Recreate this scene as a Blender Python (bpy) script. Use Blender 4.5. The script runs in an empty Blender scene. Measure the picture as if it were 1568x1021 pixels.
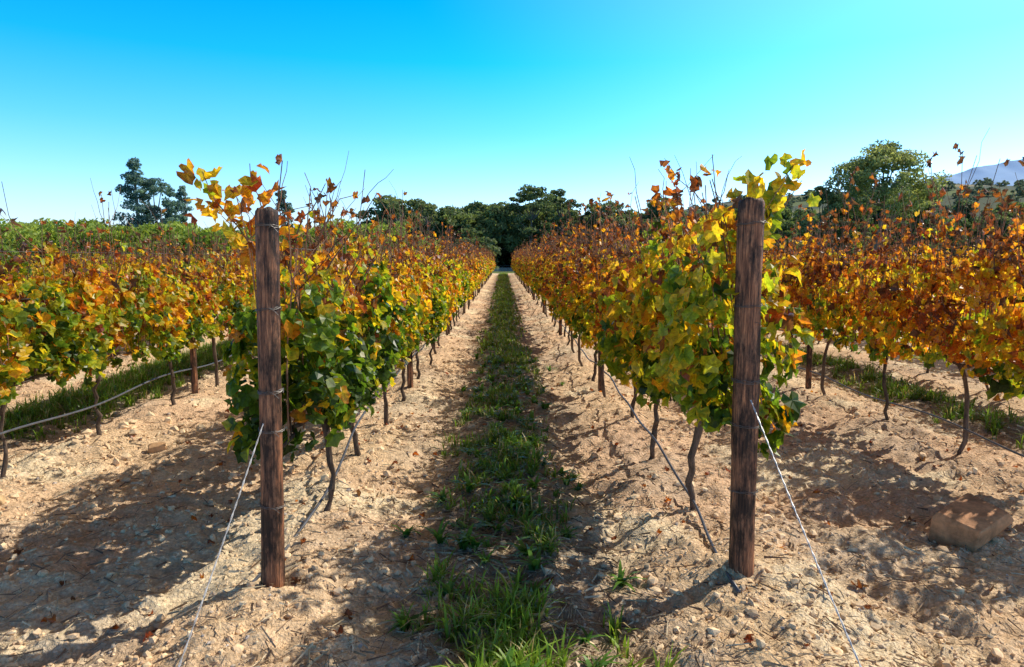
import bpy, math, numpy as np
SEED=11
rng=np.random.default_rng(SEED)
sc=bpy.context.scene
TAB=np.random.default_rng(3).random((256,256))
def vn(x,y):
    x=np.asarray(x,float); y=np.asarray(y,float)
    xi=np.floor(x).astype(int); yi=np.floor(y).astype(int)
    fx=x-xi; fy=y-yi
    fx=fx*fx*(3-2*fx); fy=fy*fy*(3-2*fy)
    a=TAB[xi&255,yi&255]; b=TAB[(xi+1)&255,yi&255]; c=TAB[xi&255,(yi+1)&255]; d=TAB[(xi+1)&255,(yi+1)&255]
    return (a*(1-fx)+b*fx)*(1-fy)+(c*(1-fx)+d*fx)*fy
def sm(a,b,x):
    t=np.clip((np.asarray(x,float)-a)/(b-a),0,1); return t*t*(3-2*t)
def nrm(v): return v/np.maximum(np.linalg.norm(v,axis=-1,keepdims=True),1e-9)

ROWS=[-8.35,-5.95,-3.55,-1.12,1.18,3.88,6.3,8.7]
STRIPS=[-4.75,0.03,5.09]
ROWEND=72.0

def macro(x,y):
    x=np.asarray(x,float); y=np.asarray(y,float)
    z=-0.0153*np.clip(y-3,0,76)
    z=z-0.028*np.clip(x-1.5,0,15)*(1-sm(80,140,y))
    lake=sm(84,94,y)*(1-sm(235,250,y))*sm(-48,-38,x)*(1-sm(26,36,x))
    z=z-1.2*lake
    hill=sm(230,850,y)*(1-0.75*sm(1300,3000,y))
    z=z+hill*(70*sm(-150,520,x)+14*vn(x/140,y/140)*sm(-150,200,x)+6*sm(-250,-700,x))
    return z
def rowd(x):
    d=np.full(np.shape(x),99.)
    for r in ROWS: d=np.minimum(d,np.abs(np.asarray(x)-r))
    return d
def stripd(x):
    d=np.full(np.shape(x),99.)
    for r in STRIPS: d=np.minimum(d,np.abs(np.asarray(x)-r))
    return d
def gz(x,y):
    x=np.asarray(x,float); y=np.asarray(y,float)
    f=1-sm(20,60,np.hypot(x,y))
    z=macro(x,y)
    d=rowd(x); iv=(np.abs(x)<10)&(y<75)
    z=z+np.where(iv,0.05*np.exp(-(d/.28)**2)-0.03*np.exp(-((d-.62)/.2)**2)+.02*np.exp(-(stripd(x)/.3)**2),0)
    z=z+f*(.06*(vn(x*1.1+5,y*1.1)-.5)+.06*(vn(x*3.3,y*2.7+9)-.5)+.045*(vn(x*9+3,y*9)-.5)+.033*(vn(x*22,y*22+4)-.5)+.02*(vn(x*47,y*47)-.5))
    return z

# ---------- materials ----------
def newmat(name):
    m=bpy.data.materials.new(name); m.use_nodes=True
    nt=m.node_tree; nt.nodes.clear()
    out=nt.nodes.new('ShaderNodeOutputMaterial')
    return m,nt,out
def N(nt,t,**k):
    n=nt.nodes.new(t)
    for a,b in k.items(): setattr(n,a,b)
    return n
def L(nt,a,b): nt.links.new(a,b)
def noise(nt,scale,detail=4,rough=.6,vec=None):
    n=N(nt,'ShaderNodeTexNoise'); n.inputs['Scale'].default_value=scale; n.inputs['Detail'].default_value=detail; n.inputs['Roughness'].default_value=rough
    if vec is not None: L(nt,vec,n.inputs['Vector'])
    return n
def mrange(nt,val,a,b,c,d):
    m=N(nt,'ShaderNodeMapRange'); m.inputs[1].default_value=a;m.inputs[2].default_value=b;m.inputs[3].default_value=c;m.inputs[4].default_value=d
    L(nt,val,m.inputs[0]); return m.outputs[0]
def mulcol(nt,c,f):
    v=N(nt,'ShaderNodeVectorMath',operation='SCALE'); L(nt,c,v.inputs[0]); L(nt,f,v.inputs['Scale']); return v.outputs[0]

def leaf_mat(name,trans=.5,tmul=1.3,rough=.45,spec=.35,detail=True):
    m,nt,out=newmat(name)
    at=N(nt,'ShaderNodeAttribute',attribute_name='col')
    col=at.outputs['Color']
    if detail:
        tc=N(nt,'ShaderNodeTexCoord')
        n=noise(nt,60,2,.7,tc.outputs['Object'])
        col=mulcol(nt,col,mrange(nt,n.outputs[0],.3,.7,.62,1.32))
    p=N(nt,'ShaderNodeBsdfPrincipled'); p.inputs['Roughness'].default_value=rough; p.inputs['Specular IOR Level'].default_value=spec
    L(nt,col,p.inputs['Base Color'])
    t=N(nt,'ShaderNodeBsdfTranslucent')
    v=N(nt,'ShaderNodeVectorMath',operation='MULTIPLY'); L(nt,col,v.inputs[0]); v.inputs[1].default_value=(tmul,tmul,tmul*.55)
    L(nt,v.outputs[0],t.inputs['Color'])
    mx=N(nt,'ShaderNodeMixShader'); mx.inputs[0].default_value=trans
    L(nt,p.outputs[0],mx.inputs[1]); L(nt,t.outputs[0],mx.inputs[2]); L(nt,mx.outputs[0],out.inputs[0])
    return m
M_leaf=leaf_mat('vine_leaf',.52,1.8,.38,.45)
M_grass=leaf_mat('grass_blade',.42,1.7,.4,.4,False)
M_tree=leaf_mat('tree_foliage',.42,1.6,.6,.2,False)
def attr_mat(name,rough=.9,scale=40,bump=.4,lo=.6,hi=1.35,spec=.2,stretch=None,bd=.01):
    m,nt,out=newmat(name)
    at=N(nt,'ShaderNodeAttribute',attribute_name='col'); tc=N(nt,'ShaderNodeTexCoord')
    vec=tc.outputs['Object']
    if stretch:
        mp=N(nt,'ShaderNodeMapping'); mp.inputs['Scale'].default_value=stretch; L(nt,vec,mp.inputs[0]); vec=mp.outputs[0]
    n=noise(nt,scale,5,.7,vec)
    col=mulcol(nt,at.outputs['Color'],mrange(nt,n.outputs[0],.3,.7,lo,hi))
    p=N(nt,'ShaderNodeBsdfPrincipled'); p.inputs['Roughness'].default_value=rough; p.inputs['Specular IOR Level'].default_value=spec
    L(nt,col,p.inputs['Base Color'])
    if bump>0:
        b=N(nt,'ShaderNodeBump'); b.inputs['Strength'].default_value=bump; b.inputs['Distance'].default_value=bd
        L(nt,n.outputs[0],b.inputs['Height']); L(nt,b.outputs[0],p.inputs['Normal'])
    L(nt,p.outputs[0],out.inputs[0])
    return m
M_bark=attr_mat('vine_bark',.9,30,.9,.35,1.5,stretch=(1,1,.25))
M_stone=attr_mat('stone',.8,35,.5,.75,1.3,bd=.004)
M_rock=attr_mat('rock_surface',.75,9,.8,.5,1.5,bd=.012)
M_litter=attr_mat('dry_litter',.8,30,0)
M_wall=attr_mat('painted_wall',.7,3,0,.9,1.1)
M_mtn=attr_mat('hazy_mountain',1,.002,0,.94,1.06,spec=0)
def simple(name,col,rough,metal=0,spec=.5):
    m,nt,out=newmat(name); p=N(nt,'ShaderNodeBsdfPrincipled')
    tc=N(nt,'ShaderNodeTexCoord'); n=noise(nt,20,3,.6,tc.outputs['Object'])
    c=N(nt,'ShaderNodeRGB'); c.outputs[0].default_value=(*col,1)
    L(nt,mulcol(nt,c.outputs[0],mrange(nt,n.outputs[0],.3,.7,.65,1.3)),p.inputs['Base Color'])
    p.inputs['Roughness'].default_value=rough; p.inputs['Metallic'].default_value=metal; p.inputs['Specular IOR Level'].default_value=spec
    L(nt,p.outputs[0],out.inputs[0]); return m
M_wire=simple('galvanised_wire',(.62,.61,.6),.45,.3)
M_oldwire=simple('old_binding_wire',(.16,.15,.14),.5,.5)
M_hose=simple('drip_hose_plastic',(.09,.095,.11),.35)

def wood_mat():
    m,nt,out=newmat('weathered_post_wood')
    tc=N(nt,'ShaderNodeTexCoord')
    mp=N(nt,'ShaderNodeMapping'); mp.inputs['Scale'].default_value=(1,1,.05); L(nt,tc.outputs['Object'],mp.inputs[0])
    g=noise(nt,95,6,.75,mp.outputs[0])
    mp2=N(nt,'ShaderNodeMapping'); mp2.inputs['Scale'].default_value=(1,1,.35); L(nt,tc.outputs['Object'],mp2.inputs[0])
    b=noise(nt,11,6,.7,mp2.outputs[0])
    r=N(nt,'ShaderNodeValToRGB'); L(nt,g.outputs[0],r.inputs[0])
    e=r.color_ramp.elements; e[0].position=.36; e[0].color=(.03,.017,.012,1); e[1].position=.66; e[1].color=(.44,.24,.135,1)
    x=e.new(.5); x.color=(.19,.095,.055,1)
    r2=N(nt,'ShaderNodeValToRGB'); L(nt,b.outputs[0],r2.inputs[0])
    e=r2.color_ramp.elements; e[0].position=.43; e[0].color=(.18,.17,.17,1); e[1].position=.58; e[1].color=(1.65,1.35,1.12,1)
    x=e.new(.5); x.color=(.8,.72,.68,1)
    mu=N(nt,'ShaderNodeMix',data_type='RGBA',blend_type='MULTIPLY'); mu.inputs[0].default_value=1
    L(nt,r.outputs[0],mu.inputs[6]); L(nt,r2.outputs[0],mu.inputs[7])
    mp3=N(nt,'ShaderNodeMapping'); mp3.inputs['Scale'].default_value=(1,1,.6); L(nt,tc.outputs['Object'],mp3.inputs[0])
    vo=N(nt,'ShaderNodeTexVoronoi'); vo.inputs['Scale'].default_value=6.5; L(nt,mp3.outputs[0],vo.inputs['Vector'])
    kn=mrange(nt,vo.outputs['Distance'],.06,.14,.25,1)
    col=mulcol(nt,mu.outputs[2],kn)
    p=N(nt,'ShaderNodeBsdfPrincipled'); p.inputs['Roughness'].default_value=.65; p.inputs['Specular IOR Level'].default_value=.4
    L(nt,col,p.inputs['Base Color'])
    bu=N(nt,'ShaderNodeBump'); bu.inputs['Strength'].default_value=1; bu.inputs['Distance'].default_value=.008
    bu2=N(nt,'ShaderNodeBump'); bu2.inputs['Strength'].default_value=.8; bu2.inputs['Distance'].default_value=.012
    L(nt,b.outputs[0],bu2.inputs['Height']); L(nt,bu2.outputs[0],bu.inputs['Normal'])
    L(nt,g.outputs[0],bu.inputs['Height']); L(nt,bu.outputs[0],p.inputs['Normal']); L(nt,p.outputs[0],out.inputs[0])
    return m
M_wood=wood_mat()

def ground_mat():
    m,nt,out=newmat('sandy_soil')
    at=N(nt,'ShaderNodeAttribute',attribute_name='col'); tc=N(nt,'ShaderNodeTexCoord'); v=tc.outputs['Object']
    n1=noise(nt,2.2,4,.6,v); n2=noise(nt,38,5,.75,v)
    vo=N(nt,'ShaderNodeTexVoronoi'); vo.inputs['Scale'].default_value=48; L(nt,v,vo.inputs['Vector'])
    vo2=N(nt,'ShaderNodeTexVoronoi'); vo2.inputs['Scale'].default_value=130; L(nt,v,vo2.inputs['Vector'])
    c=mulcol(nt,at.outputs['Color'],mrange(nt,n1.outputs[0],.3,.7,.88,1.15))
    c=mulcol(nt,c,mrange(nt,n2.outputs[0],.3,.7,.74,1.26))
    sep=N(nt,'ShaderNodeSeparateColor'); L(nt,vo.outputs['Color'],sep.inputs[0])
    c=mulcol(nt,c,mrange(nt,sep.outputs[0],0,1,.86,1.18))
    c=mulcol(nt,c,mrange(nt,vo.outputs['Distance'],.0,.6,1.14,.86))
    p=N(nt,'ShaderNodeBsdfPrincipled'); p.inputs['Roughness'].default_value=.95; p.inputs['Specular IOR Level'].default_value=.1
    L(nt,c,p.inputs['Base Color'])
    b=N(nt,'ShaderNodeBump'); b.inputs['Strength'].default_value=1; b.inputs['Distance'].default_value=.016
    b2=N(nt,'ShaderNodeBump'); b2.inputs['Strength'].default_value=.8; b2.inputs['Distance'].default_value=.009; b2.invert=True
    b3=N(nt,'ShaderNodeBump'); b3.inputs['Strength'].default_value=.6; b3.inputs['Distance'].default_value=.004; b3.invert=True
    L(nt,n2.outputs[0],b.inputs['Height']); L(nt,vo.outputs['Distance'],b2.inputs['Height']); L(nt,b.outputs[0],b2.inputs['Normal'])
    L(nt,vo2.outputs['Distance'],b3.inputs['Height']); L(nt,b2.outputs[0],b3.inputs['Normal'])
    L(nt,b3.outputs[0],p.inputs['Normal']); L(nt,p.outputs[0],out.inputs[0])
    return m
M_ground=ground_mat()

# ---------- mesh helpers ----------
def mk(name,V,T,C=None,mats=(),mi=None,smooth=False,link=True,parent=None,loc=None):
    V=np.ascontiguousarray(V,dtype=np.float32); T=np.ascontiguousarray(T,dtype=np.int32)
    me=bpy.data.meshes.new(name); me.vertices.add(len(V)); me.vertices.foreach_set('co',V.ravel())
    n=len(T); me.loops.add(3*n); me.loops.foreach_set('vertex_index',T.ravel())
    me.polygons.add(n); me.polygons.foreach_set('loop_start',np.arange(0,3*n,3,dtype=np.int32))
    for m in mats: me.materials.append(m)
    if mi is not None: me.polygons.foreach_set('material_index',np.ascontiguousarray(mi,dtype=np.int32))
    me.update(calc_edges=True)
    if C is not None:
        C=np.asarray(C,float)
        if C.ndim==1: C=np.tile(C,(len(V),1))
        rgba=np.concatenate([C[:,:3],np.ones((len(V),1))],1).astype(np.float32)
        a=me.attributes.new('col','FLOAT_COLOR','POINT'); a.data.foreach_set('color',rgba.ravel())
    me.polygons.foreach_set('use_smooth',np.full(n,bool(smooth)))
    if not link: return me
    return obj(name,me,parent,loc)
def obj(name,me,parent=None,loc=None,rotz=0,scale=1):
    o=bpy.data.objects.new(name,me); sc.collection.objects.link(o)
    if loc is not None: o.location=loc
    o.rotation_euler=(0,0,rotz)
    o.scale=(scale,)*3 if not isinstance(scale,tuple) else scale
    if parent is not None: o.parent=parent
    return o
class B:
    def __init__(s): s.V=[];s.T=[];s.C=[];s.M=[];s.n=0
    def add(s,V,T,C,m=0):
        V=np.asarray(V,float);T=np.asarray(T,int);C=np.asarray(C,float)
        if C.ndim==1: C=np.tile(C,(len(V),1))
        s.V.append(V);s.T.append(T+s.n);s.C.append(C);s.M.append(np.full(len(T),m));s.n+=len(V)
    def mk(s,name,mats,**k):
        return mk(name,np.concatenate(s.V),np.concatenate(s.T),np.concatenate(s.C),mats,np.concatenate(s.M),**k)
def tube(pts,rad,k=6,cap=True):
    pts=np.asarray(pts,float); n=len(pts); rad=np.broadcast_to(np.asarray(rad,float),(n,))
    t=nrm(np.gradient(pts,axis=0)); ref=np.array([0.,0,1]) if abs(t[:,2]).mean()<.8 else np.array([1.,0,0])
    s=nrm(np.cross(t,ref)); u=np.cross(s,t)
    a=np.linspace(0,2*np.pi,k,endpoint=False)
    V=pts[:,None]+rad[:,None,None]*(np.cos(a)[None,:,None]*s[:,None]+np.sin(a)[None,:,None]*u[:,None])
    V=V.reshape(-1,3); T=[]
    for i in range(n-1):
        for j in range(k):
            a0=i*k+j;a1=i*k+(j+1)%k;b0=a0+k;b1=a1+k
            T+=[(a0,a1,b1),(a0,b1,b0)]
    if cap:
        for j in range(1,k-1): T.append((0,j+1,j)); q=(n-1)*k; T.append((q,q+j,q+j+1))
    return V,np.array(T)

# ---------- grape leaf ----------
ang=np.radians([0,27,50,82,112,150,180,-150,-112,-82,-50,-27]); rad=np.array([1,.8,.96,.76,.9,.8,.25,.8,.9,.76,.96,.8])
LX=np.concatenate([[0],np.sin(ang)*rad]); LY=np.concatenate([[0],np.cos(ang)*rad])
LT=np.array([(0,1+i,1+(i+1)%12) for i in range(12)])
STOPS=np.array([0,.20,.38,.56,.72,.86,1.0])
SC=np.array([(.035,.075,.012),(.10,.19,.018),(.31,.39,.025),(.76,.51,.025),(.66,.25,.02),(.40,.085,.022),(.14,.065,.035)])
def ramp(s):
    s=np.clip(s,0,1); return np.stack([np.interp(s,STOPS,SC[:,i]) for i in range(3)],-1)
def leaves(P,nrmv,tip,size,s,r,bright=None):
    n=len(P); nv=nrm(nrmv); t=tip-nv*np.sum(tip*nv,1,keepdims=True); t=nrm(t); sd=np.cross(t,nv)
    jit=1+.13*r.standard_normal((n,13)); jit[:,0]=1
    k=1+np.clip(s-.6,0,.4)*2.5
    cup=(r.uniform(-.2,.65,n)*k)[:,None]; curl=(r.uniform(-.7,.35,n)*k)[:,None]; wav=.12*r.standard_normal((n,13))*k[:,None]
    x=LX[None]*jit*(r.uniform(.75,1.1,n)/k**.6)[:,None]; y=LY[None]*jit; z=cup*np.abs(LX)[None]+curl*LY[None]**2+wav
    size=size[:,None,None]
    V=P[:,None]+size*(x[...,None]*sd[:,None]+y[...,None]*t[:,None]+z[...,None]*nv[:,None])
    T=(LT[None]+13*np.arange(n)[:,None,None]).reshape(-1,3)
    ss=s[:,None]+np.concatenate([[-.07],np.tile([.10,.02],6)])[None]*r.uniform(0,2.0,n)[:,None]
    C=ramp(ss)
    b=r.uniform(.7,1.2,n) if bright is None else bright
    C=C*b[:,None,None]
    return V.reshape(-1,3),T,C.reshape(-1,3)

def cane(b,p0,p1,r,wig=.05,r0=.0045,r1=.0026,n=7):
    t=np.linspace(0,1,n)[:,None]; p=p0+(p1-p0)*t+wig*np.cumsum(r.standard_normal((n,3)),0)*t*.5
    V,T=tube(p,np.linspace(r0,r1,n),4,False); b.add(V,T,np.array([.27,.14,.08])*r.uniform(.5,1.7),1)
    return p

def vine(name,seed,y0=-.62,y1=.62,h=1.85,s0=.3,sA=.45,nleaf=1000,bare=.5,ncane=24,shoots=(),width=.29,topx=.40,lean=.09,xoff=0,dens=.33,ls=1.0):
    r=np.random.default_rng(seed); b=B()
    k=10; t=np.linspace(0,1,k); lx=lean*r.uniform(-1,1); ly=lean*r.uniform(-1.4,1.4)
    tp=np.stack([lx*np.sin(t*np.pi)*.6+.010*r.standard_normal(k),-ly*(1-t)+.012*r.standard_normal(k)+.02*np.sin(t*6),-.06+t*.74],1)
    tr=np.interp(t,[0,.1,.5,.9,1],[.032,.021,.017,.020,.025])*r.uniform(.8,1.15)*(1+.14*r.standard_normal(k))
    V,T=tube(tp,tr,9); b.add(V,T,np.array([.125,.088,.065])*r.uniform(.8,1.2),2)
    for sgn in (-1,1):
        n=7; tt=np.linspace(0,1,n); e=(y1 if sgn>0 else -y0)-.05
        p=np.stack([tp[-1,0]*(1-tt)+.015*r.standard_normal(n),tp[-1,1]+sgn*tt*e,.66+.05*np.sin(tt*3)+.012*r.standard_normal(n)],1); p[0]=tp[-1]
        V,T=tube(p,np.linspace(.018,.010,n),7); b.add(V,T,np.array([.13,.09,.065]),2)
    P=[];NN=[];TT=[];S=[];Z=[]
    def put(p,nv,tp_,s,z): P.append(p);NN.append(nv);TT.append(tp_);S.append(s);Z.append(z)
    for i in range(ncane):
        yc=y0+(y1-y0)*(i+r.uniform(.1,.9))/ncane
        top=h+r.uniform(-.25,.08)+ (r.uniform(.0,topx) if r.random()<.6 else 0)
        xx=r.normal(0,.13)+xoff
        p=cane(b,np.array([r.normal(0,.02),yc,.68]),np.array([xx,yc+r.normal(0,.14),top]),r,.045)
        for _ in range(2):
            if r.random()<.6:
                q=p[-2] if _ else p[-1]; q2=q+np.array([r.normal(0,.12),r.normal(0,.12),r.uniform(-.03,.18)]); cane(b,p[-3 if _ else -2],q2,r,.04,.003,.0014,5)
        lv=r.random()>bare
        for j in range(4,7):
            for _ in range(3 if lv else 1):
                if not lv and r.random()<.5: continue
                q=p[j]+r.normal(0,.045,3)
                put(q,r.standard_normal(3)+[np.sign(xx)*.5,0,.5],r.standard_normal(3)*.8+[0,0,-.8],s0+sA*1.0+r.normal(0,.15)+(0.05 if lv else .2),r.uniform(.025,.050))
    for (a,c,ss,nl,sz) in shoots:
        p=cane(b,np.array(a,float),np.array(c,float),r,.04,.005,.002,9)
        for _ in range(nl):
            tt=r.uniform(.25,1)*8; i=min(int(tt),7); q=p[i]+(p[i+1]-p[i])*(tt-i)+r.normal(0,.05,3)
            put(q,r.standard_normal(3)*.8+[0,-.5,.5],r.standard_normal(3)*.7+[0,0,-.8],ss+r.normal(0,.12),sz*r.uniform(.7,1.2))
    m=nleaf*5
    y=r.uniform(y0-.05,y1+.05,m); z=.48+(h-.48)*r.beta(1.2,1.2,m); sx=np.where(r.random(m)<.5,-1.,1.)
    off=seed*3.7
    g=vn(y*4.5+off,z*4.5+sx*20)*.5+vn(y*10+off,z*10+sx*20+50)*.5
    tz=(z-.5)/(h-.5)
    zb=.50+.34*vn(y*5+off,sx*9); zt=h*(.80+.26*vn(y*6+off+7,sx*3+2))
    w=width*(np.clip(np.sin(np.clip(tz*.82+.16,0,1)*np.pi),0,1)**.6)*(.5+1.0*vn(y*3.3+off,z*3.3+sx*7+30))
    pr=np.clip((g-dens)*4.5,.03,1)*(z>zb)*(z<zt)*np.where(tz>.78,.5,1)
    idx=np.nonzero(r.random(m)<pr)[0][:nleaf]
    y=y[idx];z=z[idx];sx=sx[idx];w=w[idx];tz=tz[idx]; n=len(idx)
    x=sx*w*np.clip(1-np.abs(r.normal(0,.55,n)),-.4,1.15)+xoff*np.clip(tz*3,0,1)
    endn=np.where(y<y0+.15,-1,0)
    Pm=np.stack([x,y,z],1)
    nv=np.stack([sx*.85,endn*.6,np.full(n,.45)],1)+r.standard_normal((n,3))*.6
    tp_=np.stack([sx*.2,np.zeros(n),np.full(n,-.9)],1)+r.standard_normal((n,3))*.5
    s=s0+sA*(tz-.35)+.62*(vn(y*2.6+off,z*3+70+sx*5)-.5)+r.normal(0,.15,n)+ (r.random(n)<.08)*.4
    z_=np.where(tz<.7,r.uniform(.034,.068,n),r.uniform(.028,.054,n))*ls
    Pm=np.concatenate([Pm]+([np.array(P)] if P else [])); nv=np.concatenate([nv]+([np.array(NN)] if P else []))
    tp_=np.concatenate([tp_]+([np.array(TT)] if P else [])); s=np.concatenate([s,np.array(S)]); z_=np.concatenate([z_,np.array(Z)])
    V,T,C=leaves(Pm,nv,tp_,z_,s,r); b.add(V,T,C,0)
    return b.mk(name,[M_leaf,M_bark,M_bark],link=False)

# ---------- ground ----------
def axis():
    xs=list(np.arange(-4.6,4.6,.024)); st=.024; x=xs[-1]
    right=[]
    while x<3500: st=min(st*1.05,200); x+=st; right.append(x)
    left=[-4.6-(a-xs[-1]) for a in right][::-1]
    return np.array(left+xs+right)
xs=axis()
ys=[-60,-40,-25,-15,-9,-5,-3,-1.5,-.5,.3,.8,1.2,1.5,1.7]; y=1.8
while y<4500: ys.append(y); y+=min(max(.022,y*.0085),150)
ys=np.array(ys)
X,Y=np.meshgrid(xs,ys); Zg=gz(X,Y)
nx,ny=len(xs),len(ys)
i=np.arange(ny-1)[:,None]*nx+np.arange(nx-1)[None]; i=i.ravel()
T=np.concatenate([np.stack([i,i+1,i+nx+1],1),np.stack([i,i+nx+1,i+nx],1)])
sd=stripd(X); 
sand=np.array([.80,.58,.35]); pink=np.array([.75,.50,.32]); pale=np.array([.88,.70,.46]); litter=np.array([.31,.25,.18]); grassc=np.array([.14,.18,.05]); field=np.array([.30,.25,.12]); trec=np.array([.09,.11,.06]); grey=np.array([.56,.44,.32])
a=vn(X*.9,Y*.7)[...,None]; c=sand*(1-a)+pink*a; a=sm(.55,.8,vn(X*2.1+40,Y*1.6))[...,None]; c=c*(1-a)+pale*a
a=sm(.5,.75,vn(X*1.7+80,Y*1.1+3))[...,None]*.5; c=c*(1-a)+grey*a
a=(sm(.6,.22,sd+.35*(vn(X*3,Y*3)-.5))*.88)[...,None]; 
a=np.clip(a,0,1); c=c*(1-a)+litter*a
out=np.clip(sm(75,80,Y)+sm(10,12,np.abs(X)),0,1)[...,None]; c=c*(1-out)+grassc*out
fm=sm(220,350,Y)[...,None]; fa=sm(.4,.6,vn(X/60,Y/90))[...,None]; fb=sm(.45,.6,vn(X/45+9,Y/30))[...,None]
fc=(field*(1-fa)+grassc*fa)*(1-fb)+trec*fb
hz=sm(300,2500,Y)[...,None]; fc=fc*(1-hz)+np.array([.30,.38,.48])*hz  # distance haze painted in: far ground colour blends toward pale blue
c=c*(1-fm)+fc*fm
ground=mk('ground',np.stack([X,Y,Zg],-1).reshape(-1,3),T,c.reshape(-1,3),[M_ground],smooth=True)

# ---------- vine variants & rows ----------
var={}
def V_(st,i): return var[st][i%len(var[st])]
spec={'green':dict(s0=.24,sA=.5,h=1.76,bare=.85),'mix':dict(s0=.35,sA=.46,h=1.72,bare=.9,dens=.36),'yellow':dict(s0=.44,sA=.38,h=1.76,bare=.85,dens=.36),
      'left':dict(s0=.31,sA=.55,h=1.66,bare=.9,ls=.95),'orange':dict(s0=.55,sA=.32,h=1.83,bare=.6,dens=.39,ls=.92,nleaf=950),'amber':dict(s0=.44,sA=.42,h=1.88,bare=.6,width=.31,dens=.37)}
sd_=100
for k,v in spec.items():
    var[k]=[]
    for j in range(4):
        sd_+=1; var[k].append(vine('grapevine_'+k,sd_,**v))
def post_mesh(name,r,h,seed):
    k=28; zz=np.concatenate([[-.12,-.05,0],np.linspace(.04,h-.02,60),[h-.006,h]]); n=len(zz)
    a=np.linspace(0,2*np.pi,k,endpoint=False)
    A,ZZ=np.meshgrid(a,zz)
    R=r*(1+.08*(vn(np.cos(A)*2+seed,ZZ*1.2)-.5)*2+.08*(vn(A*4.4+seed,ZZ*2.5)-.5)+.06*(vn(A*9,ZZ*9)-.5))*(1.04-.06*ZZ/h)
    R[-2]*=.97; R[-1]*=.88
    bx=.012*np.sin(ZZ*1.7+seed); ZZ=ZZ.copy(); ZZ[-1]+=.012*np.cos(A[-1]+seed)+.004*np.sin(A[-1]*5)
    V=np.stack([R*np.cos(A)+bx,R*np.sin(A),ZZ],-1).reshape(-1,3)
    V=np.concatenate([V,[[bx[-1,0],0,h-.002]]]); T=[]
    for i in range(n-1):
        for j in range(k):
            a0=i*k+j;a1=i*k+(j+1)%k; T+=[(a0,a1,a1+k),(a0,a1+k,a0+k)]
    for j in range(k): T.append(((n-1)*k+j,(n-1)*k+(j+1)%k,n*k))
    return mk(name,V,np.array(T),np.array([.1,.05,.03]),[M_wood],smooth=True,link=False)
thin_post=[post_mesh('trellis_post',.034,1.60,s) for s in (31,32)]

def ring(r,z,seed,loops=2):
    q=np.random.default_rng(seed); n=26*loops; a=np.linspace(0,2*np.pi*loops,n)
    return np.stack([(r+.003)*np.cos(a)+0,(r+.003)*np.sin(a),z+.006*np.sin(a+q.uniform(0,6))+.006*a/6.28+.0015*q.standard_normal(n)],1)
def big_post(x,y,r,h,seed,levels,tilt,guy):
    o=obj('wooden_post',post_mesh('wooden_post',r,h,seed),None,(x,y,float(gz(x,y))-.01))
    o.rotation_euler=tilt
    bw=B()
    for i,z in enumerate(levels):
        rr=r*(1.07-.06*z/h)+.001
        p=ring(rr,z,seed+i,2 if i!=2 else 3); p[:,0]+=.012*math.sin(z*1.7+seed); V,T=tube(p,.0016,5); bw.add(V,T,[.3,.3,.3])
        q=np.array([[.02,-rr-.004,z],[.03,-rr-.012,z+.012],[.045,-rr-.01,z+.004],[.06,-rr+.0,z-.016]]); V,T=tube(q,.0014,5); bw.add(V,T,[.3,.3,.3])
    bw.mk('binding_wire',[M_oldwire],parent=o)
    g0=np.array(guy[0]); g1=np.array(guy[1]); t=np.linspace(0,1,60)[:,None]
    bg=B()
    for ph in (0,math.pi):
        p=g0+(g1-g0)*t; p[:,2]-=.02*np.sin(t[:,0]*np.pi); tt=np.linspace(0,90,60)
        p=p+np.stack([.0024*np.cos(tt+ph),np.zeros(60),.0024*np.sin(tt+ph)],1)
        V,T=tube(p,.0018,5); bg.add(V,T,[.3,.3,.3])
    me=bg.mk('guy_wire',[M_wire],link=False); g=obj('guy_wire',me); 
    bpy.context.view_layer.update(); g.parent=o; g.matrix_parent_inverse=o.matrix_world.inverted()
    return o
big_post(-1.11,3.10,.050,1.78,1,[1.70,1.333,.954,.776,.413],(0,math.radians(2.1),0),((-1.09,3.045,.86),(-1.13,1.85,-.03)))
big_post(1.17,3.21,.060,1.80,2,[1.69,1.31,.946,.73,.40],(0,math.radians(.0),0),((1.17,3.145,.94),(1.29,1.95,-.03)))

rr=np.random.default_rng(77)
sp=1.16
first_left=vine('grapevine_first',501,y0=-.72,y1=.58,h=1.68,s0=.20,sA=.52,nleaf=1500,bare=.9,ncane=26,width=.29,topx=.40,lean=.1,xoff=.0,dens=.3,
   shoots=[((-.05,-.5,1.5),(-.42,-.62,2.07),.58,34,.05),((-.05,-.4,1.6),(-.22,-.55,1.98),.62,24,.045),((-.1,-.3,1.5),(-.35,-.45,1.85),.60,18,.045),((0,-.2,1.6),(.1,-.3,2.08),.95,6,.035),((0,-.5,1.55),(.18,-.55,2.02),.97,6,.032),((0,-.1,1.55),(.2,-.1,2.08),.95,7,.032),((0,.2,1.55),(.12,.1,2.05),.95,7,.035),((.05,-.4,1.5),(.3,-.5,1.98),.95,5,.03),((.1,-.2,1.5),(.32,-.2,1.9),.95,8,.03)])
first_right=vine('grapevine_first',502,y0=-.75,y1=.58,h=1.72,s0=.22,sA=.50,nleaf=1600,bare=.75,ncane=24,width=.32,topx=.22,lean=.12,xoff=-.16,dens=.3,
   shoots=[((.05,-.4,1.5),(.12,-.5,1.98),.42,34,.05),((0,-.3,1.5),(-.02,-.45,1.88),.47,26,.05),((0,-.4,1.5),(.2,-.5,1.84),.42,18,.05),((-.1,0,1.5),(-.25,-.1,1.95),.88,12,.04),((0,.2,1.5),(-.2,.2,1.95),.80,14,.042),((-.1,.3,1.5),(-.3,.3,1.98),.85,12,.04)])
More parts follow.
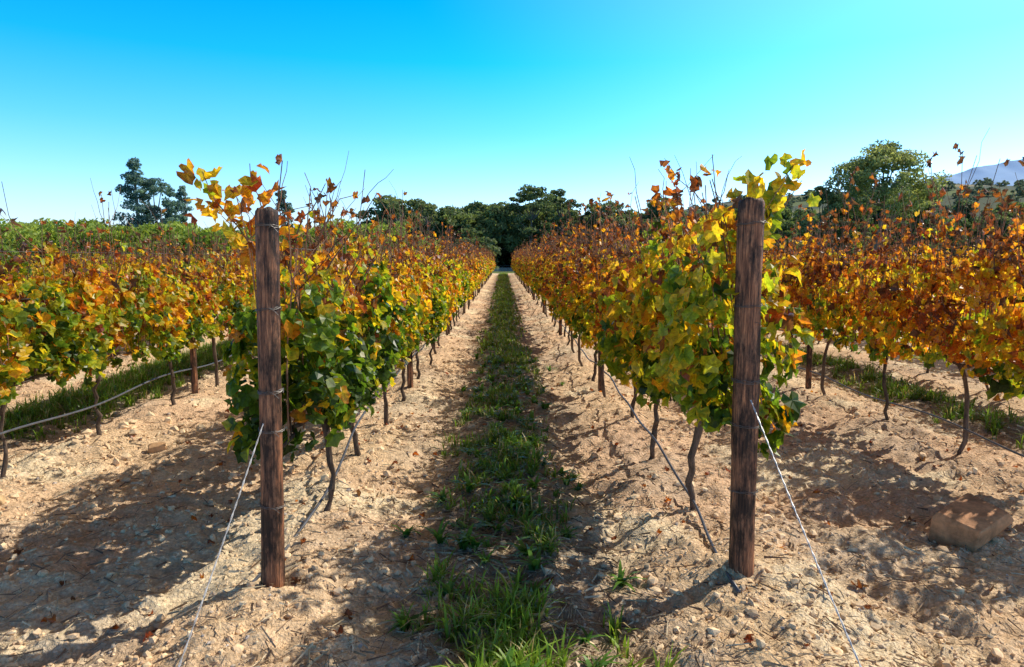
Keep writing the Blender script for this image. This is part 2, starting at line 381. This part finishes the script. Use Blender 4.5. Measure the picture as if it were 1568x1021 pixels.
for ri,rx in enumerate(ROWS):
    e=bpy.data.objects.new('grapevine_row',None); sc.collection.objects.link(e)
    inner=rx in(-1.12,1.18)
    ystart={-1.12:4.06,1.18:4.02,-3.55:3.72,3.88:4.42}.get(rx,3.9+rr.uniform(-.3,.3))
    yend=ROWEND-1; n=int((yend-ystart)/sp)
    for i in range(n):
        y=ystart+i*sp+rr.normal(0,.03); x=rx+rr.normal(0,.02)
        if rx==-1.12:
            st='first' if i==0 else ('green' if i==1 else rr.choice(['mix','yellow','mix','left'] if i<9 else ['mix','yellow','orange']))
        elif rx==1.18:
            st='first' if i==0 else (rr.choice(['amber']) if i<2 else rr.choice(['orange','orange','amber'] if i>2 else ['orange']))
        elif rx<0: st=rr.choice(['left','left','left','mix','yellow'])
        else: st=rr.choice(['amber','amber','orange','yellow'])
        if i==0 and inner: me=first_left if rx<0 else first_right; rot=0
        else:
            me=V_(str(st),int(rr.integers(4))); rot=math.pi if rr.random()<.5 else 0
        o=obj('grapevine',me,e,(x,y,float(macro(x,y))+.03),rot+rr.normal(0,.05),(1,1,float(rr.uniform(.94,1.07)*(1.08 if rx==3.88 else 1))))
    for i,y in enumerate(np.arange(ystart+sp*3.5,yend,sp*5)):
        o=obj('trellis_post',thin_post[i%2],e,(rx,float(y),float(macro(rx,y))),rr.uniform(0,6))
    if not inner:
        obj('end_post',thin_post[0],e,(rx,3.1,float(macro(rx,3.1))),0,(1.5,1.5,1))
    bw=B(); yy=np.linspace(3.1,ROWEND,60)
    for z in (.70,.95,1.31,1.66):
        V,T=tube(np.stack([np.full(60,rx+.0),yy,macro(rx,yy)+z],1),.0015,4); bw.add(V,T,[.3,.3,.3])
    bw.mk('trellis_wire',[M_oldwire],parent=e)
    bh=B(); yy=np.concatenate([np.arange(3.0,16,.12),np.arange(16,ROWEND,1.)])
    base={-1.12:.40,1.18:.27,3.88:.24}.get(rx,.36)
    hh=base*sm(2.7,6.5,yy)**.75+.02*np.sin(yy*2.1+ri)+.012*np.sin(yy*5.3)
    hx=rx+.02*np.sin(yy*1.3+ri)-.1*(1-sm(3,4.2,yy)) if inner else rx+.02*np.sin(yy*1.3+ri)
    hzv=macro(rx,yy)+np.maximum(hh,.06)
    if not inner: hzv=macro(rx,yy)+base-.0+.025*np.sin(yy*2.6+ri)
    V,T=tube(np.stack([hx,yy,hzv],1),.0088,7); bh.add(V,T,[.05,.05,.05])
    bh.mk('drip_hose',[M_hose],parent=e,smooth=True)

# ---------- grass ----------
def blades(P,az,Ln,W,bend,col,r):
    n=len(P); d=np.stack([np.cos(az),np.sin(az),np.zeros(n)],1); sdv=np.stack([-np.sin(az),np.cos(az),np.zeros(n)],1)
    ts=[0,.35,.7,1.]; wf=[.7,1,.7,0]; V=[]
    for t,w in zip(ts,wf):
        c=P+d*(bend*Ln*t**1.8)[:,None]; c[:,2]+=Ln*(t-.55*np.clip(bend,0,1.2)*t**2.2)
        if w>0: V+= [c-sdv*(W*w*.5)[:,None],c+sdv*(W*w*.5)[:,None]]
        else: V+=[c]
    V=np.stack(V,1)
    t=np.array([(0,1,3),(0,3,2),(2,3,5),(2,5,4),(4,5,6)]); T=(t[None]+7*np.arange(n)[:,None,None]).reshape(-1,3)
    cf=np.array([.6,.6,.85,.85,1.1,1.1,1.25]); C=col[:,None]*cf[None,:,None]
    return V.reshape(-1,3),T,C.reshape(-1,3)
gb=B(); r=np.random.default_rng(21)
def grass_strip(cx,y0,y1,dens,nb,hw,lmul=1,wmul=1,thr=.35):
    area=(y1-y0)*2*hw; nc=int(area*dens)
    u=np.clip(r.normal(0,.5,nc),-1.15,1.15); y=r.uniform(y0,y1,nc); x=cx+u*hw+.10*np.sin(y*.8+cx)*(y<15)
    m=vn(x*3.5+7,y*2.6)*.6+vn(x*9,y*8)*.4>thr-.12*sm(6,11,y)
    x=x[m];y=y[m];nc=len(x)
    k=nb; X=np.repeat(x,k)+r.normal(0,.02,nc*k);Y=np.repeat(y,k)+r.normal(0,.02,nc*k); n=nc*k
    cs=np.repeat(r.uniform(.6,1.3,nc),k)
    P=np.stack([X,Y,gz(X,Y)-.005],1)
    Ln=r.uniform(.06,.17,n)*cs*lmul; W=r.uniform(.004,.012,n)*wmul
    base=np.array([.12,.22,.025]); cc=np.repeat(vn(x*1.5+3,y*1.5),k)[:,None]
    col=(base*(1-cc)+np.array([.24,.36,.04])*cc)*r.uniform(.6,1.3,n)[:,None]
    dry=r.random(n)<.14; col[dry]=np.array([.48,.38,.19])
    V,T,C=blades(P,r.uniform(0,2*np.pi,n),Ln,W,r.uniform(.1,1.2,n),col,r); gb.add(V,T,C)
C0=STRIPS[1]
grass_strip(C0,2.0,3.6,230,12,.46,1.1,1.3,.48)
grass_strip(C0,3.6,6.0,200,10,.36,.9,1.25,.56)
grass_strip(C0,5.6,12,200,10,.38,.9,1.3,.48)
grass_strip(C0,12,30,100,9,.38,1.0,2.,.36)
grass_strip(C0,30,74,40,9,.40,1.1,4,.2)
for s in (STRIPS[0],STRIPS[2]):
    hw=.52 if s<0 else .42
    grass_strip(s,3.0,14,190,10,hw,1.2,1.4,.25 if s<0 else .54); grass_strip(s,14,40,50,9,hw,1.1,2.6,.3 if s<0 else .5)
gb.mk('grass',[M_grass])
wb=B(); n=210; wy=r.uniform(2.1,11,n)**1; wx=C0+r.normal(0,.27,n)
for x,y in zip(wx,wy):
    k=12; P=np.tile([x,y,float(gz(x,y))],(k,1))+r.normal(0,.008,(k,3))*[1,1,.2]
    s=r.uniform(.6,1.3)
    V,T,C=blades(P,r.uniform(0,6.3,k),r.uniform(.07,.15,k)*s,r.uniform(.016,.03,k)*s,r.uniform(.5,1.3,k),np.array([.10,.21,.03])*r.uniform(.7,1.5,(k,1)),r); wb.add(V,T,C)
wb.mk('weeds',[M_grass])

# ---------- pebbles and clods ----------
phi=(1+5**.5)/2
IV=nrm(np.array([(-1,phi,0),(1,phi,0),(-1,-phi,0),(1,-phi,0),(0,-1,phi),(0,1,phi),(0,-1,-phi),(0,1,-phi),(phi,0,-1),(phi,0,1),(-phi,0,-1),(-phi,0,1)],float))
IT=np.array([(0,11,5),(0,5,1),(0,1,7),(0,7,10),(0,10,11),(1,5,9),(5,11,4),(11,10,2),(10,7,6),(7,1,8),(3,9,4),(3,4,2),(3,2,6),(3,6,8),(3,8,9),(4,9,5),(2,4,11),(6,2,10),(8,6,7),(9,8,1)])
def stones(name,n,smin,smax,pw,cols,ymax,seed,rough=.28):
    r=np.random.default_rng(seed)
    y=1.9*np.exp(r.uniform(0,1,n)*math.log(ymax/1.9)); x=r.uniform(-1,1,n)*(1.0*y+.6)
    m=((stripd(x)>.25)|(r.random(n)<.35))&(vn(x*1.3+11,y*1.3)*.6+.4*vn(x*5,y*5)>r.uniform(.1,.7,n)); x=x[m];y=y[m];n=len(x)
    s=smin+(smax-smin)*r.random(n)**pw*np.clip(y/4,.7,1.5)
    j=1+rough*r.standard_normal((n,12)); sc3=r.uniform(.6,1.25,(n,3))*[1,1,.75]
    az=r.uniform(0,6.28,n); V=IV[None]*j[...,None]*sc3[:,None]*s[:,None,None]
    ca,sa=np.cos(az)[:,None],np.sin(az)[:,None]
    Vx=V[...,0]*ca-V[...,1]*sa; Vy=V[...,0]*sa+V[...,1]*ca
    V=np.stack([Vx+x[:,None],Vy+y[:,None],V[...,2]+(gz(x,y)+s*.12)[:,None]],-1)
    T=(IT[None]+12*np.arange(n)[:,None,None]).reshape(-1,3)
    c=np.array(cols)[r.integers(0,len(cols),n)]*r.uniform(.78,1.15,(n,1)); C=np.repeat(c,12,0)
    mk(name,V.reshape(-1,3),T,C,[M_stone])
stones('gravel',40000,.0025,.014,3.6,[(.74,.54,.33),(.70,.54,.37),(.84,.67,.47),(.58,.40,.26),(.68,.42,.22),(.56,.48,.41)],16,1)
stones('soil_clods',20000,.007,.034,3.6,[(.81,.59,.36),(.76,.54,.33),(.85,.64,.40)],16,2,.2)
def straw(name,n,seed):
    r=np.random.default_rng(seed); y=1.9*np.exp(r.uniform(0,1,n)*math.log(18/1.9)); 
    x=np.where(r.random(n)<.6,np.array(STRIPS)[r.choice([0,1,1,1,2],n)]+r.normal(0,.35,n),r.uniform(-1,1,n)*(y+.5))
    L_=r.uniform(.02,.12,n); az=r.uniform(0,6.28,n); w=r.uniform(.0008,.0024,n)*np.clip(y/3,1,3)
    d=np.stack([np.cos(az),np.sin(az)],1); q=np.stack([-d[:,1],d[:,0]],1)
    V=[]
    for t,s in ((-.5,-1),(-.5,1),(.5,1),(.5,-1)):
        px=x+d[:,0]*L_*t+q[:,0]*w*s; py=y+d[:,1]*L_*t+q[:,1]*w*s
        V.append(np.stack([px,py,gz(px,py)+.008+.012*r.random(n)],1))
    V=np.stack(V,1).reshape(-1,3); T=(np.array([(0,1,2),(0,2,3)])[None]+4*np.arange(n)[:,None,None]).reshape(-1,3)
    c=np.array([(.55,.43,.26),(.36,.26,.17),(.22,.14,.09),(.66,.54,.36)])[r.integers(0,4,n)]
    mk(name,V,T,np.repeat(c,4,0),[M_litter])
straw('straw_litter',24000,4)
n=420; y=2.0*np.exp(r.uniform(0,1,n)*math.log(10)); x=np.array(ROWS)[r.integers(2,6,n)]+r.normal(0,.6,n); 
V,T,C=leaves(np.stack([x,y,gz(x,y)+.015],1),r.standard_normal((n,3))*.35+[0,0,1],r.standard_normal((n,3)),r.uniform(.015,.035,n),r.uniform(.8,1.1,n),r)
mk('fallen_leaves',V,T,C,[M_leaf])
tb=B()
for i in range(170):
    y=2.0*math.exp(r.uniform(0,1)*math.log(6)); x=r.uniform(-1,1)*(y+.4); a=r.uniform(0,6.28); l=r.uniform(.08,.3); t=np.linspace(-.5,.5,6)
    px=x+np.cos(a)*l*t+.01*r.standard_normal(6); py=y+np.sin(a)*l*t+.01*r.standard_normal(6)
    V,T=tube(np.stack([px,py,gz(px,py)+.012+.006*r.standard_normal(6)],1),r.uniform(.0015,.003),5); tb.add(V,T,np.array([.25,.17,.12])*r.uniform(.6,1.5))
tb.mk('pruned_twigs',[M_bark])
import bmesh
def rock(loc,size,seed,col):
    q=np.random.default_rng(seed); bm=bmesh.new()
    pts=q.uniform(-1,1,(16,3)); pts=np.sign(pts)*np.abs(pts)**.4
    for p in pts: bm.verts.new(p*np.array(size)*.5)
    bmesh.ops.convex_hull(bm,input=bm.verts)
    loose=[v for v in bm.verts if not v.link_faces]; bmesh.ops.delete(bm,geom=loose,context='VERTS')
    bmesh.ops.bevel(bm,geom=bm.edges[:],offset=.004,segments=1,affect='EDGES')
    bmesh.ops.triangulate(bm,faces=bm.faces[:])
    bm.verts.index_update(); V=np.array([v.co[:] for v in bm.verts]); T=np.array([[v.index for v in f.verts] for f in bm.faces]); bm.free()
    o=mk('rock',V,T,np.array(col),[M_rock]); o.location=loc; o.rotation_euler=(.1,-.15,.5)
rock((2.75,3.80,float(gz(2.75,3.80))+.08),(.40,.28,.22),12,(.58,.29,.14))
rock((-2.9,5.6,float(gz(-2.9,5.6))+.03),(.15,.12,.11),4,(.55,.33,.17))
rock((-3.3,4.3,float(gz(-3.3,4.3))+.02),(.12,.09,.08),5,(.55,.38,.2))

# ---------- trees ----------
def tree(name,seed,h,w,base,nc,nl,ls,c1,c2,shape='euc',flat=.6):
    r=np.random.default_rng(seed); b=B(); bark=np.array([.20,.165,.13])
    cen=[];rc=[]
    for i in range(nc):
        if shape=='cone':
            t=r.random()**1.3; z=base+(h-base)*t; R=w*.5*(1-t)**.8+.2; a=r.uniform(0,6.28); q=R*r.uniform(.3,1.05); cen.append([q*math.cos(a),q*math.sin(a),z]); rc.append(w*.08+(1-t)*w*.06)
        elif shape=='bush':
            a=r.uniform(0,6.28); q=w*.5*r.random()**.6; z=r.uniform(.1,1)*(h*.85)*math.sqrt(max(0,1-(q/(w*.5))**2*.8)); cen.append([q*math.cos(a),q*math.sin(a),z]); rc.append(w*.11*r.uniform(.7,1.4))
        else:
            a=r.uniform(0,6.28); u=r.uniform(-.5,1); q=math.sqrt(1-min(1,u*u))*r.uniform(.45,1.08); zc=(h+base)/2
            cen.append([q*w*.43*math.cos(a),q*w*.43*math.sin(a),zc+u*(h-base)*.44*r.uniform(.85,1.1)]); rc.append(w*r.uniform(.06,.12))
    cen=np.array(cen);rc=np.array(rc)
    k=7; t=np.linspace(0,1,k); top=(base+h)*.5 if shape!='cone' else h*.95
    tp=np.stack([.02*h*np.cumsum(r.standard_normal(k))*.3,.02*h*np.cumsum(r.standard_normal(k))*.3,t*top-.2],1)
    V,T=tube(tp,np.linspace(h*.026,h*.009,k),8); b.add(V,T,bark,1)
    for i in r.permutation(nc)[:min(nc,16)]:
        c=cen[i]; j=int(np.clip(np.searchsorted(tp[:,2],c[2]*.72),1,k-1)); p0=tp[j]; mid=(p0+c)/2+[0,0,-.03*h]
        V,T=tube(np.array([p0,mid,c]),[h*.009,h*.006,h*.002],5,False); b.add(V,T,bark,1)
    n=nc*nl; ci=np.repeat(np.arange(nc),nl)
    d=nrm(r.standard_normal((n,3))); rad_=rc[ci]*(.35+.8*r.random(n)**.5)
    P=cen[ci]+d*rad_[:,None]*np.array([1,1,flat]); 
    nv=nrm(d+.7*r.standard_normal((n,3))); tt=nrm(np.cross(nv,r.standard_normal((n,3)))); uu=np.cross(nv,tt)
    s=(ls*r.uniform(.6,1.3,n))[:,None]
    Vv=np.stack([P-tt*s,P+uu*s*.5,P+tt*s,P-uu*s*.5],1).reshape(-1,3)
    T=(np.array([(0,1,2),(0,2,3)])[None]+4*np.arange(n)[:,None,None]).reshape(-1,3)
    cm=r.random(nc)[ci][:,None]; c=(np.array(c1)*(1-cm)+np.array(c2)*cm)*r.uniform(.6,1.35,(n,1))
    b.add(Vv,T,np.repeat(c,4,0),0)
    return b.mk(name,[M_tree,M_bark],link=False)
def at(px,Y): return (px-770)/1045*Y
def place(name,me,px,Y,scale=1,rot=0,parent=None):
    x=at(px,Y); return obj(name,me,parent,(x,Y,float(macro(x,Y))),rot,scale)
dk=(.10,.145,.065); md=(.17,.215,.10); ol=(.25,.28,.13)
place('pine_tree',tree('pine_tree',1,15.2,8,1.5,90,80,.22,(.11,.19,.19),(.19,.29,.26),'cone'),222,100)
place('pine_tree',tree('pine_tree',2,13.2,7.5,1.5,75,80,.22,(.11,.19,.19),(.20,.30,.27),'euc'),254,101)
place('cypress_tree',tree('cypress_tree',3,11.8,5,.8,60,80,.20,(.18,.28,.30),(.28,.38,.37),'cone'),291,103)
place('pine_tree',tree('pine_tree',4,13.2,6,1.5,60,80,.22,(.09,.15,.13),(.15,.21,.17),'cone'),440,108)
place('eucalyptus_tree',tree('eucalyptus_tree',5,16.7,14.0,4.5,100,175,.21,(.13,.175,.075),(.38,.40,.17),'euc'),1345,90)
place('eucalyptus_tree',tree('eucalyptus_tree',6,11.5,6.5,2,50,110,.22,dk,ol,'euc'),1253,92)
e1=tree('broad_tree',7,15.3,11,3.0,60,120,.26,dk,md,'euc',flat=.45); e2=tree('broad_tree',8,14.8,8,3.5,45,120,.26,dk,md,'euc',flat=.45)
place('broad_tree',e1,812,122); place('broad_tree',e2,858,125)
g1=tree('gum_tree',9,12.8,4.5,4,22,90,.24,dk,ol,'euc'); place('gum_tree',g1,612,112,.97); place('gum_tree',g1,657,115,.97,2.2)
row=bpy.data.objects.new('distant_tree_row',None); sc.collection.objects.link(row)
vb=[tree('row_tree',20+i,[8,9.5,7,8.5,10][i],[8,8,7,9,7][i],.8,60,90,.3,dk,[md,ol,md,(.21,.26,.10),md][i],['bush','euc','bush','euc','cone'][i]) for i in range(5)]
r=np.random.default_rng(99)
for px in np.arange(575,1180,13):
    Y=r.uniform(112,150) ; s=r.uniform(.9,1.05)*(1+(Y-112)/112) 
    me=vb[int(r.integers(4))]; place('row_tree',me,px+r.uniform(-8,8),Y,float(s*1.2),r.uniform(0,6),row)
for px in np.arange(1150,1680,14):
    Y=r.uniform(95,135); me=vb[int(r.integers(5))]; place('row_tree',me,px+r.uniform(-8,8),Y,float(r.uniform(.8,1.15)*(Y/105)),r.uniform(0,6),row)
for px in np.arange(600,900,20):
    place('row_tree',vb[int(r.integers(4))],px,r.uniform(256,270),float(r.uniform(1.4,1.8)),r.uniform(0,6),row)
sh=bpy.data.objects.new('shrub_row',None); sc.collection.objects.link(sh)
bb=[tree('shrub',40+i,5.6,9,.2,60,90,.24,(.18,.26,.04),(.36,.42,.09),'bush') for i in range(3)]
for px in np.arange(-140,600,18):
    Y=r.uniform(78,104); place('shrub',bb[int(r.integers(3))],px,Y,float(r.uniform(1.2,1.4)*(Y/90)),r.uniform(0,6),sh)
ht=bpy.data.objects.new('hillside_trees',None); sc.collection.objects.link(ht)
hb=[tree('hill_tree',60+i,9,9,.5,30,40,.6,(.13,.17,.14),(.20,.24,.18),'bush') for i in range(3)]
for i in range(420):
    Y=r.uniform(260,850); px=r.uniform(860,1750); place('hill_tree',hb[i%3],px,Y,float(r.uniform(.5,1.3)),r.uniform(0,6),ht)
x0,x1,y0,y1=-50,38,82,252
nn=40; a=np.linspace(0,2*np.pi,nn,endpoint=False)
V=np.concatenate([[[ (x0+x1)/2,(y0+y1)/2,-1.55]],np.stack([(x0+x1)/2+(x1-x0)/2*np.sign(np.cos(a))*np.abs(np.cos(a))**.6,(y0+y1)/2+(y1-y0)/2*np.sign(np.sin(a))*np.abs(np.sin(a))**.6,np.full(nn,-1.55)],1)])
T=np.array([(0,1+i,1+(i+1)%nn) for i in range(nn)])
m,nt,out=newmat('lake_water'); p=N(nt,'ShaderNodeBsdfPrincipled'); p.inputs['Base Color'].default_value=(.05,.12,.2,1); p.inputs['Roughness'].default_value=.12
tc=N(nt,'ShaderNodeTexCoord'); nz=noise(nt,1.5,3,.6,tc.outputs['Object']); bu=N(nt,'ShaderNodeBump'); bu.inputs['Strength'].default_value=.3; bu.inputs['Distance'].default_value=.1
L(nt,nz.outputs[0],bu.inputs['Height']); L(nt,bu.outputs[0],p.inputs['Normal']); L(nt,p.outputs[0],out.inputs[0])
mk('lake',V,T,None,[m])
def building(px,Y,w,d,h,zb):
    x=at(px,Y); e=bpy.data.objects.new('farm_building',None); sc.collection.objects.link(e); e.location=(x,Y,float(macro(x,Y))+zb)
    def box(a,b_):
        a=np.array(a);b_=np.array(b_); V=np.array([[(a,b_)[i][0],(a,b_)[j][1],(a,b_)[k][2]] for i in(0,1) for j in(0,1) for k in(0,1)])
        Q=[(0,1,3,2),(4,6,7,5),(0,4,5,1),(2,3,7,6),(0,2,6,4),(1,5,7,3)]
        return V,np.array([t for q in Q for t in((q[0],q[1],q[2]),(q[0],q[2],q[3]))])
    V,T=box((-w/2,-d/2,-9),(w/2,d/2,h)); mk('walls',V,T,np.array([.6,.57,.5]),[M_wall],parent=e)
    bb_=B()
    for k in range(4):
        V,T=box((-w/2+w*(k+.3)/4,-d/2-.05,h*.35),(-w/2+w*(k+.7)/4,-d/2+.02,h*.75)); bb_.add(V,T,[.03,.04,.05])
    bb_.mk('windows',[M_wall],parent=e)
    V=np.array([(-w/2-.5,-d/2-.5,h),(w/2+.5,-d/2-.5,h),(w/2+.5,0,h+2.4),(-w/2-.5,0,h+2.4),(-w/2-.5,d/2+.5,h),(w/2+.5,d/2+.5,h)],float)
    T=np.array([(0,1,2),(0,2,3),(3,2,5),(3,5,4),(0,3,4),(1,5,2)]); mk('roof',V,T,np.array([.05,.38,.55]),[M_wall],parent=e)
building(924,330,9,7,6,8)
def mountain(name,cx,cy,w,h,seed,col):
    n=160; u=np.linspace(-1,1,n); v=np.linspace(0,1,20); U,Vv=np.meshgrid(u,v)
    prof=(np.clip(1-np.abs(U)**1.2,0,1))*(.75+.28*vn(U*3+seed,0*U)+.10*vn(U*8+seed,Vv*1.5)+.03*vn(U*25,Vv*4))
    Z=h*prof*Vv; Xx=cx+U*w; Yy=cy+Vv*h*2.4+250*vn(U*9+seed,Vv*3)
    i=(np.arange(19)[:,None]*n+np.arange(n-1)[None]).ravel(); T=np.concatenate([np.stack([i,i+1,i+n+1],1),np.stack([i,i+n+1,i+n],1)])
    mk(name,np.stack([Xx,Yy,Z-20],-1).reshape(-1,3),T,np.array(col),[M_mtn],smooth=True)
mountain('mountain',10800,9500,5600,1880,3,(.42,.60,.86))  # both ridges get their aerial haze from the pale blue surface colour
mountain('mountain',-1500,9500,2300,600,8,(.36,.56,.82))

# ---------- light, sky, camera ----------
EL,AZ=41,63
e=math.radians(EL);a=math.radians(AZ); dv=(math.sin(a)*math.cos(e),math.cos(a)*math.cos(e),math.sin(e))
w=bpy.data.worlds.new('World'); sc.world=w; w.use_nodes=True; nt=w.node_tree; bg=nt.nodes['Background']
sky=nt.nodes.new('ShaderNodeTexSky'); sky.sky_type='NISHITA'; sky.sun_disc=False; sky.sun_elevation=math.radians(EL); sky.sun_rotation=math.radians(AZ)
sky.air_density=1.0; sky.dust_density=.6; sky.ozone_density=2.0
tc=nt.nodes.new('ShaderNodeTexCoord'); sx=nt.nodes.new('ShaderNodeSeparateXYZ'); L(nt,tc.outputs['Generated'],sx.inputs[0])
rp=nt.nodes.new('ShaderNodeValToRGB'); L(nt,sx.outputs[2],rp.inputs[0])
el=rp.color_ramp.elements
pts=[(0,(1.75,2.0,2.8)),(.07,(1.3,1.92,2.75)),(.16,(.55,1.78,2.7)),(.25,(.06,1.68,2.8)),(.33,(.0,1.52,2.8)),(.44,(.13,.33,.52)),(.75,(.16,.21,.27))]
el[0].position=pts[0][0]; el[0].color=(*[c/4 for c in pts[0][1]],1); el[1].position=pts[1][0]; el[1].color=(*[c/4 for c in pts[1][1]],1)
for p_,c_ in pts[2:]:
    q=el.new(p_); q.color=(*[c/4 for c in c_],1)
v1=nt.nodes.new('ShaderNodeVectorMath'); v1.operation='MULTIPLY'; L(nt,sky.outputs[0],v1.inputs[0]); L(nt,rp.outputs[0],v1.inputs[1])
v2=nt.nodes.new('ShaderNodeVectorMath'); v2.operation='SCALE'; v2.inputs['Scale'].default_value=4; L(nt,v1.outputs[0],v2.inputs[0])
dt=nt.nodes.new('ShaderNodeVectorMath'); dt.operation='DOT_PRODUCT'; L(nt,tc.outputs['Generated'],dt.inputs[0]); dt.inputs[1].default_value=dv
g=mrange(nt,dt.outputs['Value'],.45,1,0,1); pw=nt.nodes.new('ShaderNodeMath'); pw.operation='POWER'; L(nt,g,pw.inputs[0]); pw.inputs[1].default_value=1.7
gl=nt.nodes.new('ShaderNodeVectorMath'); gl.operation='SCALE'; gl.inputs[0].default_value=(5.5,3.6,1.8); L(nt,pw.outputs[0],gl.inputs['Scale'])
ad=nt.nodes.new('ShaderNodeVectorMath'); ad.operation='ADD'; L(nt,v2.outputs[0],ad.inputs[0]); L(nt,gl.outputs[0],ad.inputs[1])
L(nt,ad.outputs[0],bg.inputs[0]); bg.inputs[1].default_value=.11
sl=bpy.data.lights.new('sun','SUN'); sl.energy=5.0; sl.angle=math.radians(.5); sl.color=(1,.93,.81)
so=bpy.data.objects.new('sun',sl); sc.collection.objects.link(so)
from mathutils import Vector
so.rotation_euler=Vector(dv).to_track_quat('Z','Y').to_euler()
cam=bpy.data.cameras.new('camera'); cam.lens=24; cam.sensor_width=36; cam.clip_end=30000; cam.clip_start=.05
co=bpy.data.objects.new('camera',cam); sc.collection.objects.link(co); co.location=(0,0,1.65)
co.rotation_euler=(math.radians(90-7.1),0,math.radians(-.77)); sc.camera=co
sc.view_settings.view_transform='Standard'; sc.view_settings.look='None'; sc.view_settings.exposure=0
